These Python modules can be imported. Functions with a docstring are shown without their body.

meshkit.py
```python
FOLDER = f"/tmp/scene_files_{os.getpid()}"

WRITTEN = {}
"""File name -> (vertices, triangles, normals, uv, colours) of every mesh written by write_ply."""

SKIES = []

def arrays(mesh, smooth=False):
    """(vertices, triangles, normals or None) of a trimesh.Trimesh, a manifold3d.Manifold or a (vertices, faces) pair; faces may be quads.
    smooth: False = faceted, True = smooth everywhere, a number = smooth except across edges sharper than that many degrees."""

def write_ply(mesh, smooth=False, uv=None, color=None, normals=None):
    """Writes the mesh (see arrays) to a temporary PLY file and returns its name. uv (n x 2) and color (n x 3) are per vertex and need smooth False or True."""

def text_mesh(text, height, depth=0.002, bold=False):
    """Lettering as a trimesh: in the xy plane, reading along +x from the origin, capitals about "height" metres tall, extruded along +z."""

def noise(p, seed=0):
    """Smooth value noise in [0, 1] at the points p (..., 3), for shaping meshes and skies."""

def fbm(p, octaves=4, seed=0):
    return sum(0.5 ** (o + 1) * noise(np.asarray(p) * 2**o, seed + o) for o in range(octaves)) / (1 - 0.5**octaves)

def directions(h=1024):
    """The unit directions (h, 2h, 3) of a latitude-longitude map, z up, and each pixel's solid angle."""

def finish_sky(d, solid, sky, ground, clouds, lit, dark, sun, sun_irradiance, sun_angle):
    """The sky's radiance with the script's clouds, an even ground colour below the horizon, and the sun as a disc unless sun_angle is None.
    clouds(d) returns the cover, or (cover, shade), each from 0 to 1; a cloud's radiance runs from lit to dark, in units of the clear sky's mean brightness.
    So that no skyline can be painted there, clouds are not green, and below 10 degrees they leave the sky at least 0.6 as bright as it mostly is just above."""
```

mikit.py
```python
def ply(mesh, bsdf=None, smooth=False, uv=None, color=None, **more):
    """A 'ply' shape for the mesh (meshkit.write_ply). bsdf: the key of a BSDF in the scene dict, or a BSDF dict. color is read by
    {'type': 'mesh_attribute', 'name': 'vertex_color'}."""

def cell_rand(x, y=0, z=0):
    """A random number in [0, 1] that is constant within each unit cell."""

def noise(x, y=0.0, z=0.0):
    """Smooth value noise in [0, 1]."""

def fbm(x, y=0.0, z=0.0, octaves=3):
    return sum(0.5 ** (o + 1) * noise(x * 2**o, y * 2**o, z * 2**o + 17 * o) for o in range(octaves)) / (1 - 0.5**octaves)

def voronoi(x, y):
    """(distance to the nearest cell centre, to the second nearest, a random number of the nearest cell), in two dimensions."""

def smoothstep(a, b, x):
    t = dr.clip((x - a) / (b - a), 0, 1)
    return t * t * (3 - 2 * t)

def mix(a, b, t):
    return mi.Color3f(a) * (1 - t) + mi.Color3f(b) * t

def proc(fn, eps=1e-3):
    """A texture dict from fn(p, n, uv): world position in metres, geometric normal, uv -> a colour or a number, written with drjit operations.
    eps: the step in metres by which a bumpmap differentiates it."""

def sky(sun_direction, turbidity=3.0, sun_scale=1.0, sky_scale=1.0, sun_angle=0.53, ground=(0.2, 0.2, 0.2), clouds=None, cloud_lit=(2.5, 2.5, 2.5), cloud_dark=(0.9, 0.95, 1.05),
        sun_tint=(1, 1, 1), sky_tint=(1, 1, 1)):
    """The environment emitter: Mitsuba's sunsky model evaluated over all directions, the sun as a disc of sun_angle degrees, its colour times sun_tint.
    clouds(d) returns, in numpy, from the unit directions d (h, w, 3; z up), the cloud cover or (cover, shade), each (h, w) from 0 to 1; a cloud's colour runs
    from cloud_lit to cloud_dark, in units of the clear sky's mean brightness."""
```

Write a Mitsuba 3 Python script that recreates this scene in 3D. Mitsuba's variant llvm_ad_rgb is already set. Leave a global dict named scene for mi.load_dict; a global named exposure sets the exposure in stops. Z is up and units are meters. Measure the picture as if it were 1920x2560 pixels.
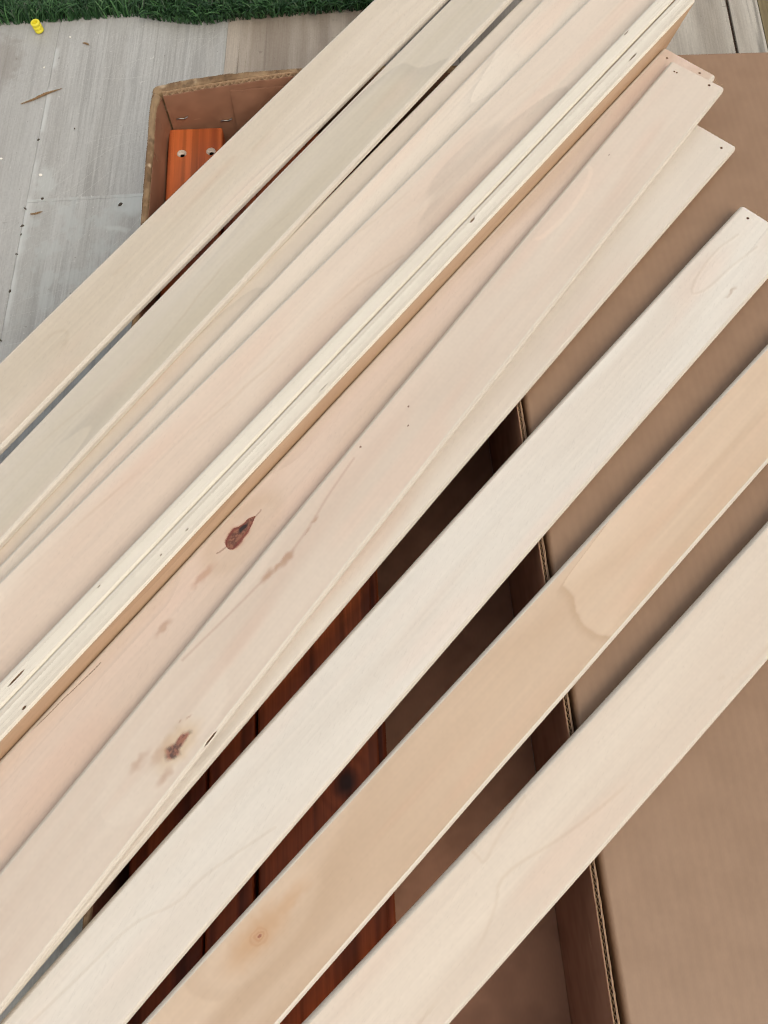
import math, numpy as np, trimesh, mitsuba as mi, drjit as dr, mikit, meshkit
import manifold3d as m3
from mikit import noise, fbm, cell_rand, smoothstep, mix, proc

# ------------------------------------------------------------------ camera, sky, exposure
T = mi.ScalarTransform4f
CAM_H, PITCH, F = 0.65, math.radians(70.5), 1950 / 1920
scene, labels = {}, {}
scene['camera'] = {'type': 'perspective', 'fov': math.degrees(2 * math.atan(0.5 / F)), 'fov_axis': 'x', 'near_clip': 0.01, 'far_clip': 50.0,
                   'to_world': T().look_at(origin=[0, 0, CAM_H], target=[0, math.cos(PITCH), CAM_H - math.sin(PITCH)], up=[0, 0, 1])}
scene['sky'] = mikit.sky((0.34, -0.56, 0.75), turbidity=3, sun_scale=0.3, sun_angle=44, clouds=lambda d: 1.0, sun_tint=(0.95, 1.0, 1.09),
                         cloud_lit=(1.05, 1.05, 1.05), cloud_dark=(0.95, 0.95, 0.95))
exposure = 2.6

FLOOR = -0.165            # z of the floor's top; z = 0 is the rim of the open box
BOTTOM = -0.160


def lin(r, g, b, k=1.0):
    c = np.array([r, g, b]) / 255.0
    return [float(x) for x in np.where(c <= 0.04045, c / 12.92, ((c + 0.055) / 1.055) ** 2.4) * k]


def C(r, g, b, k=0.85):
    return mi.Color3f(*lin(r, g, b, k))


# ------------------------------------------------------------------ helpers
def free(name):
    if name not in scene and name not in labels and not any(k.startswith(name + '__') for k in scene):
        return name
    n = 1
    while f'{name}_{n:03d}' in scene or f'{name}_{n:03d}' in labels or any(k.startswith(f'{name}_{n:03d}__') for k in scene):
        n += 1
    return f'{name}_{n:03d}'


def thing(name, label, cat, group=None, kind=None):
    key = free(name)
    labels[key] = {'label': label, 'category': cat}
    if group:
        labels[key]['group'] = group
    if kind:
        labels[key]['kind'] = kind
    return key


def put(mesh, bsdf, name, parent=None, label=None, **kw):
    if parent:
        base, n = f'{parent}__{name}', 1
        key = base
        while key in scene:
            key = f'{base}_{n:03d}'
            n += 1
    else:
        key = name
    scene[key] = mikit.ply(mesh, bsdf, **kw)
    if label:
        labels[key] = {'label': label}
    return key


def principled(name, color, rough=0.6, spec=0.35, bump=None, **kw):
    b = {'type': 'principled', 'base_color': color if isinstance(color, dict) else {'type': 'rgb', 'value': color}, 'roughness': rough, 'specular': spec, **kw}
    if bump:
        b = {'type': 'bumpmap', 'arbitrary': bump[0], 'scale': bump[1], 'bsdf': b}
    scene[name] = {'type': 'twosided', 'bsdf': b}
    return name


# ------------------------------------------------------------------ materials
# Wood: u = 4*idx + 2 + s (s metres along the piece), v = metres across it from its left edge; each piece has its own tints and marks.
W = {}      # idx -> (width, thickness, edge radius, face colour, streak colour, kind)
SLATS = [
    # key, centre x, y, angle, width, z left, z right, thickness, s from, s to, face, streak, kind
    ('S1', -.1902, .6057, 53.45, .0655, .009, .009, .0090, -.62, .60, (217, 206, 190), (208, 196, 177), 0),
    ('S2', -.1012, .6057, 53.72, .0625, .009, .021, .0085, -.66, .60, (216, 207, 191), (207, 197, 176), 0),
    ('S3', .0488, .7027, 52.35, .0600, .0125, .0125, .0085, -.84, .44, (218, 207, 192), (210, 196, 178), 0),
    ('S4', -.0711, .5052, 52.70, .0680, .0212, .0212, .0085, -.62, .62, (228, 217, 202), (220, 204, 186), 0),
    ('S5', -.0374, .4987, 50.66, .0680, .0300, .0300, .0085, -.62, .62, (226, 211, 195), (221, 200, 182), 0),
    ('S6', -.0253, .4100, 50.95, .0156, .0420, .0420, .0400, -.66, .60, (200, 176, 150), (190, 164, 136), 1),
    ('S7', -.0048, .4100, 50.88, .0178, .0420, .0420, .0400, -.66, .519, (190, 158, 126), (178, 142, 108), 1),
    ('S8', -.0061, .3790, 50.90, .0660, .0175, .0175, .0085, -.64, .4925, (221, 201, 186), (213, 190, 170), 0),
    ('S9', -.0160, .3002, 53.37, .0648, .0262, .0262, .0085, -.62, .5380, (221, 207, 192), (213, 196, 180), 0),
    ('S10', .0405, .3405, 50.59, .0680, .0088, .0088, .0085, -.66, .4325, (228, 220, 208), (220, 208, 194), 0),
    ('S11', .0064, .1597, 48.44, .0683, .0090, .0090, .0085, -.58, .5325, (228, 223, 214), (222, 214, 203), 0),
    ('S12', .0272, .0492, 46.03, .0710, .0092, .0092, .0088, -.46, .62, (213, 187, 160), (201, 172, 142), 0),
    ('S13', .0904, -.0151, 43.66, .0718, .0092, .0092, .0088, -.44, .58, (226, 213, 197), (219, 203, 186), 0),
]
IDX = {s[0]: i for i, s in enumerate(SLATS)}
PLANKS = 20   # planks in the box use idx 20, 21, ...


def pick(idx, table):
    out = table[0][1]
    for i, val in table[1:]:
        out = dr.select(idx == i, val, out)
    return out


def blob(s, v, s0, v0, a, b, rot=0.0, soft=0.35):
    """1 inside an ellipse of half axes a (along) and b (across), falling to 0 outside."""
    c, n = math.cos(rot), math.sin(rot)
    x, y = (s - s0), (v - v0)
    d = dr.sqrt(dr.square((x * c + y * n) / a) + dr.square((y * c - x * n) / b))
    return 1 - smoothstep(1 - soft, 1 + soft, d)


def curve(s, v, pts, width, soft=0.6):
    """1 on a polyline of (s, v) points."""
    best = mi.Float(1e3)
    for _ in range(1 if len(pts) < 4 else 2):
        if len(pts) > 2:
            pts = [pts[0]] + [((1 - k) * p0[0] + k * p1[0], (1 - k) * p0[1] + k * p1[1]) for p0, p1 in zip(pts[:-1], pts[1:]) for k in (0.25, 0.75)] + [pts[-1]]
    for (a, b), (c, d) in zip(pts[:-1], pts[1:]):
        ex, ey = c - a, d - b
        t = dr.clip(((s - a) * ex + (v - b) * ey) / (ex * ex + ey * ey), 0, 1)
        best = dr.minimum(best, dr.square(s - a - t * ex) + dr.square(v - b - t * ey))
    return 1 - smoothstep(width * (1 - soft), width * (1 + soft), dr.sqrt(best))


def wood(p, n, uv):
    u, v = mi.Float(uv.x), mi.Float(uv.y)
    idx = dr.floor(u * 0.25)
    s = u - 4 * idx - 2
    w = pick(idx, [(i, mi.Float(x[4])) for i, x in enumerate(SLATS)])
    r = pick(idx, [(i, mi.Float(0.0030 if x[12] else 0.0037)) for i, x in enumerate(SLATS)])
    t = pick(idx, [(i, mi.Float(x[7])) for i, x in enumerate(SLATS)])
    face = pick(idx, [(i, C(*x[10])) for i, x in enumerate(SLATS)])
    deep = pick(idx, [(i, C(*x[11])) for i, x in enumerate(SLATS)])
    stand = (idx == IDX['S6']) | (idx == IDX['S7'])
    seed = idx * 7.31

    def on(key):
        return dr.select(idx == IDX[key], mi.Float(1), mi.Float(0))

    # veneer: broad soft clouds, contour lines of a rotary cut, streaks and pores
    cloud = fbm(s * 3.0 + seed, v * 34 + 4 * noise(s * 3, v * 12, seed) + seed, 3.0 + seed, octaves=3)
    ring = fbm(s * 2.0 + seed * 3, v * 22 + seed, seed, octaves=2) * 2.6
    knot = on('S8') * blob(s, v, -0.207, 0.0192, 0.045, 0.022, soft=0.99) + on('S9') * blob(s, v, -0.303, 0.046, 0.05, 0.022, soft=0.99) + on('S12') * blob(s, v, -0.185, 0.0196, 0.06, 0.024, soft=0.99)
    ring = ring + 1.1 * knot
    f = ring - dr.floor(ring)
    contour = smoothstep(0.86, 0.985, f) * (1 - smoothstep(0.985, 1.0, f)) * (1 - smoothstep(0.0, 0.3, knot))
    step = smoothstep(0.0, 0.8, f) * (1 - smoothstep(0.8, 1.0, f))
    streak = noise(s * 9 + seed, v * 420, seed) * 0.6 + noise(s * 30, v * 1500 + seed, seed) * 0.4
    pore = smoothstep(0.72, 0.95, noise(s * 190 + seed, v * 2300 + s * 700, seed))
    weave = noise(s * 420, v * 420 + seed, 5.0)
    veneer = mix(face, deep, dr.clip(0.85 * smoothstep(0.35, 0.7, cloud) + 0.40 * (step - 0.4), -0.3, 1.2))
    veneer = veneer * (1 + 0.09 * (streak - 0.5) + 0.03 * (weave - 0.5) + 0.11 * (noise(s * 2.6 + seed * 2, v * 9, seed) - 0.5) - 0.11 * contour * smoothstep(0.3, 0.6, noise(s * 6, v * 40, seed + 2)) - 0.06 * pore)
    pink = smoothstep(0.5, 0.8, fbm(s * 7 + 40, v * 45 + seed, seed + 9, octaves=2))
    veneer = veneer * mix(mi.Color3f(1, 1, 1), mi.Color3f(1.02, 0.965, 0.95), pink)

    # --- marks on single slats
    wob = (noise(s * 160, v * 160, 1.0) - 0.5)
    sw, vw = s + wob * 0.004, v + (noise(s * 220, v * 220, 8.0) - 0.5) * 0.003
    # S8: the open eye-shaped knot, its halo, a hairline crack
    e = on('S8')
    ex, ey = s + wob * 0.002 + 0.2075, v + (noise(s * 220, v * 220, 8.0) - 0.5) * 0.0016 - 0.0192
    lens = dr.abs(ey - 0.0006 * dr.sin(ex * 300)) / (0.0056 * dr.sqrt(dr.maximum(1 - dr.square(ex / 0.0185), 0.01)) * dr.clip(1 - 0.62 * ex / 0.02, 0.2, 1.5))
    wnd = 1 - smoothstep(0.0180, 0.0186, dr.abs(ex))
    inside = wnd * (1 - smoothstep(0.92, 1.08, lens))
    rim = wnd * smoothstep(0.55, 0.85, lens) * (1 - smoothstep(1.0, 1.25, lens))
    veneer = mix(veneer, veneer * mi.Color3f(0.9, 0.86, 0.78), e * 0.7 * blob(s, v, -0.207, 0.02, 0.045, 0.02, soft=0.25))
    veneer = mix(veneer, veneer * mi.Color3f(0.95, 0.72, 0.62), e * wnd * (1 - smoothstep(1.0, 1.6, lens)) * 0.7)
    bark = mix(C(146, 90, 66), C(104, 58, 42), smoothstep(0.3, 0.8, fbm(s * 500, v * 700, 2.0, octaves=2)))
    bark = mix(bark, C(40, 20, 16), blob(sw, vw, -0.2035, 0.0185, 0.006, 0.0024))
    veneer = mix(veneer, bark, e * inside)
    veneer = mix(veneer, C(120, 38, 26), e * dr.clip(rim, 0, 1) * 0.7)
    veneer = mix(veneer, C(130, 60, 42), e * 0.5 * curve(s, v, [(-0.234, 0.0165), (-0.231, 0.0178), (-0.224, 0.0188)], 0.0007, soft=0.9))
    veneer = mix(veneer, C(130, 60, 42), e * 0.45 * curve(s, v, [(-0.191, 0.0192), (-0.186, 0.0196), (-0.182, 0.0192)], 0.0006, soft=0.9))
    veneer = mix(veneer, C(186, 132, 100), e * 0.5 * blob(sw, vw, -0.256, 0.021, 0.012, 0.003, soft=0.6))
    veneer = mix(veneer, C(178, 132, 100), e * 0.5 * blob(sw, vw, -0.308, 0.026, 0.008, 0.0022, soft=0.7))
    veneer = mix(veneer, C(120, 84, 60), e * 0.8 * curve(s, v + 0.0012 * (noise(s * 60, 0.0, 4.0) - 0.5), [(-0.60, -0.004), (-0.4617, 0.0015), (-0.42, 0.004), (-0.385, 0.0053), (-0.36, 0.0062)], 0.00035))
    # S9: dark red knot with tan smears, a chain of mineral beads, pin knots
    e = on('S9')
    veneer = mix(veneer, veneer * mi.Color3f(0.92, 0.82, 0.66), e * 0.9 * blob(sw, vw, -0.301, 0.046, 0.020, 0.0095, soft=0.5))
    k = dr.maximum(blob(sw, vw, -0.3075, 0.0465, 0.0075, 0.0048, soft=0.4), blob(sw, vw, -0.2975, 0.0460, 0.0100, 0.0034, soft=0.4))
    veneer = mix(veneer, mix(C(150, 84, 62), C(72, 30, 30), smoothstep(0.3, 0.65, fbm(s * 320, v * 420, 7.0, octaves=2))), e * k * 0.92)
    for (a, b, la, lb, al) in ((-0.3245, 0.0535, 0.006, 0.0022, 0.55), (-0.3275, 0.0305, 0.007, 0.0022, 0.5), (-0.315, 0.040, 0.009, 0.003, 0.4), (-0.285, 0.037, 0.0012, 0.0006, 0.5), (-0.279, 0.0395, 0.002, 0.0006, 0.5),
                               (-0.156, 0.0160, 0.0055, 0.0018, 0.75), (-0.145, 0.0185, 0.005, 0.0014, 0.7), (-0.1335, 0.0200, 0.0065, 0.0019, 0.8), (-0.0935, 0.0168, 0.0035, 0.0010, 0.65), (-0.105, 0.0186, 0.004, 0.0007, 0.5)):
        veneer = mix(veneer, C(172, 122, 84), e * al * 0.8 * blob(sw, vw, a, b, la * 1.1, lb * 1.2, soft=0.85))
    veneer = mix(veneer, C(186, 150, 130), e * 0.38 * curve(s, v, [(-0.25, 0.006), (-0.1891, 0.0132), (-0.156, 0.0165), (-0.1335, 0.0200), (-0.0981, 0.0176), (-0.071, 0.0130), (-0.03, 0.010)], 0.0010, soft=0.9))
    for (a, b, q) in ((0.039, 0.0185, 0.0011), (0.0235, 0.0293, 0.0010), (-0.0179, 0.008, 0.0012), (0.3899, 0.0138, 0.0009)):
        veneer = mix(veneer, C(120, 74, 50), e * 0.85 * blob(s, v, a, b, q, q * 0.7, soft=0.4))
    loop = [(0.26, 0.0125), (0.269, 0.016), (0.30, 0.0205), (0.34, 0.0165), (0.362, 0.0105), (0.366, 0.004), (0.355, -0.002)]
    veneer = mix(veneer, veneer * mi.Color3f(1.07, 1.06, 1.05), e * curve(s, v, loop, 0.0022))
    # S11: a pale pointed loop near its far end
    e = on('S11')
    loop = [(0.50, 0.018), (0.47, 0.012), (0.43, 0.0155), (0.408, 0.0235), (0.425, 0.032), (0.46, 0.034), (0.50, 0.040)]
    veneer = mix(veneer, veneer * mi.Color3f(0.91, 0.89, 0.86), e * 0.8 * curve(s, v, loop, 0.0012, soft=0.9))
    veneer = mix(veneer, veneer * mi.Color3f(1.04, 1.04, 1.04), e * 0.8 * curve(s, v, [(a, b + 0.0016) for a, b in loop], 0.0014))
    veneer = mix(veneer, C(176, 150, 122), e * 0.5 * blob(sw, vw, 0.438, 0.0505, 0.008, 0.0016, soft=0.7))
    for pts in ([(-0.45, 0.012), (-0.36, 0.022), (-0.315, 0.024), (-0.285, 0.041), (-0.262, 0.040), (-0.20, 0.058)],):
        veneer = mix(veneer, veneer * mi.Color3f(0.91, 0.885, 0.85), e * 0.6 * curve(s, v, pts, 0.0011))
    # S12: ringed knot in an orange cloud, a darker half with a scalloped border
    e = on('S12')
    border = s - 0.158 - 0.008 * dr.sin(v * 95) + 0.010 * (fbm(v * 60, 2.0, 1.0) - 0.5) - 0.10 * smoothstep(0.012, 0.0, v)
    veneer = mix(veneer, veneer * mi.Color3f(1.10, 1.135, 1.17), e * smoothstep(-0.0015, 0.004, border) * (0.65 + 0.5 * noise(s * 12, v * 60, 3.0)))
    veneer = mix(veneer, veneer * mi.Color3f(0.90, 0.86, 0.80), e * 0.85 * smoothstep(-0.011, -0.001, border) * (1 - smoothstep(-0.001, 0.002, border)))
    low = -s - 0.236 - 0.012 * dr.sin(v * 70 + 1.0) + 0.25 * smoothstep(0.030, 0.05, v)
    veneer = mix(veneer, veneer * mi.Color3f(1.07, 1.09, 1.11), e * smoothstep(0.0, 0.004, low) * (1 - smoothstep(0.028, 0.034, v)))
    orange = dr.maximum(blob(sw, vw, -0.192, 0.019, 0.026, 0.010, soft=0.75), 0.8 * blob(sw, vw, -0.165, 0.0185, 0.022, 0.005, soft=0.9))
    veneer = mix(veneer, veneer * mi.Color3f(0.90, 0.73, 0.53), e * 0.95 * orange)
    kd = dr.sqrt(dr.square((sw + 0.1909) / 1.25) + dr.square(vw - 0.0196))
    veneer = mix(veneer, veneer * mi.Color3f(0.9, 0.72, 0.6), e * (0.6 + 0.4 * dr.cos(kd * 2300)) * (1 - smoothstep(0.003, 0.0080, kd)) * 0.75)
    veneer = mix(veneer, C(168, 104, 70), e * (1 - smoothstep(0.0008, 0.0020, kd)))
    # S13, S5, S1: wandering growth lines
    for key, pts, wd, al in (('S13', [(-0.30, 0.052), (-0.10, 0.058), (-0.05, 0.0425), (-0.0371, 0.0293), (0.03, 0.047), (0.10, 0.056), (0.19, 0.061), (0.26, 0.066), (0.36, 0.067)], 0.0008, 0.5),
                             ('S13', [(0.02, 0.004), (-0.02, 0.0115), (-0.0386, 0.0172), (-0.037, 0.008), (-0.0386, 0.001)], 0.0008, 0.4),
                             ('S13', [(0.199, 0.0535), (0.203, 0.0545)], 0.0010, 0.9),
                             ('S5', [(-0.42, 0.012), (-0.30, 0.018), (-0.22, 0.034), (-0.05, 0.040), (0.02, 0.055)], 0.0008, 0.45),
                             ('S5', [(0.0, 0.002), (0.06, 0.012), (0.2, 0.016), (0.30, 0.030), (0.5, 0.034)], 0.0008, 0.3),
                             ('S2', [(-0.30, 0.050), (-0.16, 0.034), (-0.125, 0.030), (-0.11, 0.038), (-0.05, 0.047)], 0.0008, 0.4),
                             ('S2', [(-0.55, 0.010), (-0.38, 0.018), (-0.28, 0.034), (-0.25, 0.050)], 0.0008, 0.3),
                             ('S1', [(-0.272, 0.030), (-0.262, 0.040), (-0.24, 0.040), (-0.222, 0.030), (-0.2296, 0.020), (-0.25, 0.018), (-0.272, 0.030)], 0.0011, 0.45),
                             ('S1', [(-0.30, 0.035), (-0.262, 0.0325), (-0.235, 0.034)], 0.0022, 0.45),
                             ('S1', [(0.05, 0.030), (0.12, 0.026), (0.16, 0.036), (0.19, 0.032), (0.21, 0.050), (0.25, 0.040), (0.36, 0.042)], 0.0011, 0.35),
                             ('S1', [(0.196, 0.046), (0.206, 0.050)], 0.0032, 0.35),
                             ('S1', [(-0.15, 0.020), (-0.04, 0.026), (0.03, 0.020)], 0.0014, 0.3)):
        veneer = mix(veneer, veneer * mi.Color3f(0.86, 0.80, 0.72), on(key) * al * 0.85 * smoothstep(0.1, 0.6, noise(s * 18, 3.0, 5.0)) * curve(s, v + 0.0015 * (noise(s * 40, 2.0, 3.0) - 0.5), pts, wd * 1.5, soft=0.95))

    veneer = veneer * 0.86 + mi.Color3f(mi.luminance(veneer) * 1.0) * 0.14

    # --- cut edges: the plies in section
    over = dr.maximum(r - v, v - (w - r))                                     # > 0 on the rounded edges
    depth = over * (t / (t + r))
    lay = depth / 0.00145 + 0.35 * (noise(s * 14 + seed, depth * 300, seed) - 0.5)
    laid = noise(s * 34 + seed, lay * 1.0, seed + 4)
    li = dr.floor(lay)
    tone = cell_rand(li, idx, 3) * 0.5 + 0.5 * dr.select(li - 2 * dr.floor(li * 0.5) > 0.5, mi.Float(1), mi.Float(0))
    glue = smoothstep(0.80, 0.98, lay - li)
    plies = mix(C(216, 209, 198), C(203, 194, 182), tone * 0.7) * (1 + 0.10 * (laid - 0.5) - 0.09 * glue + 0.08 * (noise(s * 500, lay * 3, seed) - 0.5))
    flat = mix(veneer, plies, smoothstep(0.0, 0.0008, over))
    # standing battens: plies on top, veneer on the faces
    lay2 = v / 0.0026 + 0.22 * (noise(s * 5 + seed, v * 300, seed) - 0.5)
    li2 = dr.floor(lay2)
    odd = dr.select(li2 - 2 * dr.floor(li2 * 0.5) > 0.5, mi.Float(1), mi.Float(0))
    fib = noise(s * 260 + seed, v * 2600, seed)
    fib2 = noise(s * 14 + seed, v * 2400, seed + 3)
    top = mix(C(237, 233, 222), C(216, 209, 196), 0.25 * odd + 0.60 * cell_rand(li2, idx, 5) + 0.25 * smoothstep(0.4, 0.8, noise(s * 12, v * 500, seed + 8)))
    top = top * (1 + 0.12 * (fib - 0.5) + 0.09 * (fib2 - 0.5) - 0.20 * smoothstep(0.80, 0.95, lay2 - li2) * (0.4 + 0.6 * noise(s * 12, li2, seed)) + 0.06 * smoothstep(0.25, 0.05, lay2 - li2) - 0.10 * smoothstep(0.0035, 0.0, v))
    side = veneer
    batten = mix(top, side, smoothstep(r * 1.5, r * 1.9, over))
    out = dr.select(stand, batten, flat)

    # end grain and inside of nail holes and veneer gaps
    li3 = dr.floor((v - 0.2) / 0.0014)
    cap = mix(C(224, 214, 198), C(196, 180, 158), cell_rand(li3, idx, 7)) * (0.92 + 0.16 * noise(s * 900, v * 900, seed))
    out = dr.select(v > 0.19, cap, out)
    out = dr.select(v > 0.29, C(150, 118, 94) * (0.7 + 0.6 * noise(s * 600, p.z * 900, 1.0)), out)
    return out


def wood_relief(p, n, uv):
    u, v = mi.Float(uv.x), mi.Float(uv.y)
    return noise(u * 30, v * 1600) * 0.5 + noise(u * 160, v * 900, 4.0) * 0.35 + noise(u * 420, v * 420, 9.0) * 0.3


def stained(p, n, uv):
    u, v = mi.Float(uv.x), mi.Float(uv.y)
    idx = dr.floor(u * 0.25)
    s = u - 4 * idx - 2
    seed = idx * 5.17
    g = fbm(s * 1.6 + seed, v * 60 + 0.5 * noise(s * 5, v * 20, seed), seed, octaves=3)
    band = smoothstep(0.42, 0.62, g)
    fine = noise(s * 14, v * 900, seed) * 0.6 + noise(s * 60, v * 2200, seed) * 0.4
    col = mix(C(200, 106, 58), C(148, 72, 40), band) * (0.78 + 0.44 * fine) * (1 - 0.4 * smoothstep(0.6, 0.85, noise(s * 2.5 + seed, v * 210, seed + 3)))
    e = dr.select(idx == PLANKS + 2, mi.Float(1), mi.Float(0))
    kd = dr.sqrt(dr.square((s - 0.000) / 1.15) + dr.square(v - 0.0735)) + 0.003 * (noise(s * 120, v * 120) - 0.5)
    ringw = 0.5 + 0.5 * dr.cos(dr.minimum(kd, 0.05) * 620)
    col = mix(col, col * mi.Color3f(0.72, 0.62, 0.6), e * ringw * (1 - smoothstep(0.018, 0.034, kd)) * 0.6)
    col = mix(col, C(58, 26, 20), e * (1 - smoothstep(0.004, 0.0135, kd)) * 0.92)
    col = dr.select(v > 0.29, mix(C(24, 16, 12), C(204, 190, 178), smoothstep(0.3181, 0.3186, v)), col)
    return col


def kraft(p, n, uv):
    x, y, z = p.x, p.y, p.z
    fib = noise(x * 900, y * 260, z * 500) * 0.5 + noise(x * 2200, y * 900, z * 1200) * 0.5
    mott = fbm(x * 60, y * 60, z * 60, octaves=3)
    speck = smoothstep(0.93, 0.99, noise(x * 700, y * 700, z * 700))
    flute = 0.5 + 0.5 * dr.sin((x + 0.085 * y) * 2 * math.pi / 0.0078)
    wide = noise((x + 0.085 * y) * 55, y * 2.0, z * 10)
    col = mix(C(155, 125, 101), C(149, 119, 95), smoothstep(0.2, 0.8, mott))
    return col * (0.93 + 0.10 * fib + 0.03 * (flute - 0.5) + 0.05 * (wide - 0.5) - 0.16 * speck)


def kraft_relief(p, n, uv):
    x, y = p.x, p.y
    cr = (x - 0.2545) * 0.9952 + (y - 0.6279) * 0.0976                 # a straight crease across the top
    cr = cr + 0.003 * (noise(y * 20, 1.0, 2.0) - 0.5)
    crease = dr.exp(-dr.square(cr / 0.0016)) * smoothstep(0.3, 0.6, noise(y * 12, 5.0, 1.0))
    return -3.5 * crease + 0.5 + 0.12 * dr.sin((x + 0.085 * y) * 2 * math.pi / 0.0078) + 0.4 * noise(x * 900, y * 900, p.z * 900)


def inner_kraft(p, n, uv):
    x, y, z = p.x, p.y, p.z
    mott = fbm(x * 40, y * 40, z * 50, octaves=3)
    scr = smoothstep(0.90, 0.97, noise(x * 40 + y * 30, y * 30 - x * 10 + z * 260, z * 30))
    wide = noise(x * 95, y * 3.0, z * 4)
    col = mix(C(152, 112, 90), C(140, 101, 80), smoothstep(0.3, 0.7, mott)) * (0.94 + 0.14 * (wide - 0.5) + 0.08 * noise(x * 1200, y * 400, z * 1200))
    return mix(col, C(186, 146, 120), scr * 0.25)


def worn_rim(p, n, uv):
    x, y, z = p.x, p.y, p.z
    a = fbm(x * 60, y * 50, z * 60, octaves=4)
    b = smoothstep(0.62, 0.78, fbm(x * 70 + 7, y * 60, z * 90, octaves=4))
    dk = smoothstep(0.60, 0.75, fbm(x * 110, y * 80 + 3, z * 120, octaves=3))
    col = mix(C(150, 126, 98), C(122, 97, 71), smoothstep(0.35, 0.65, a))
    col = mix(col, C(206, 186, 160), b * 0.7)
    return mix(col, C(84, 64, 46), dk * 0.6) * (0.85 + 0.3 * noise(x * 700, y * 300, z * 900))


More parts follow.
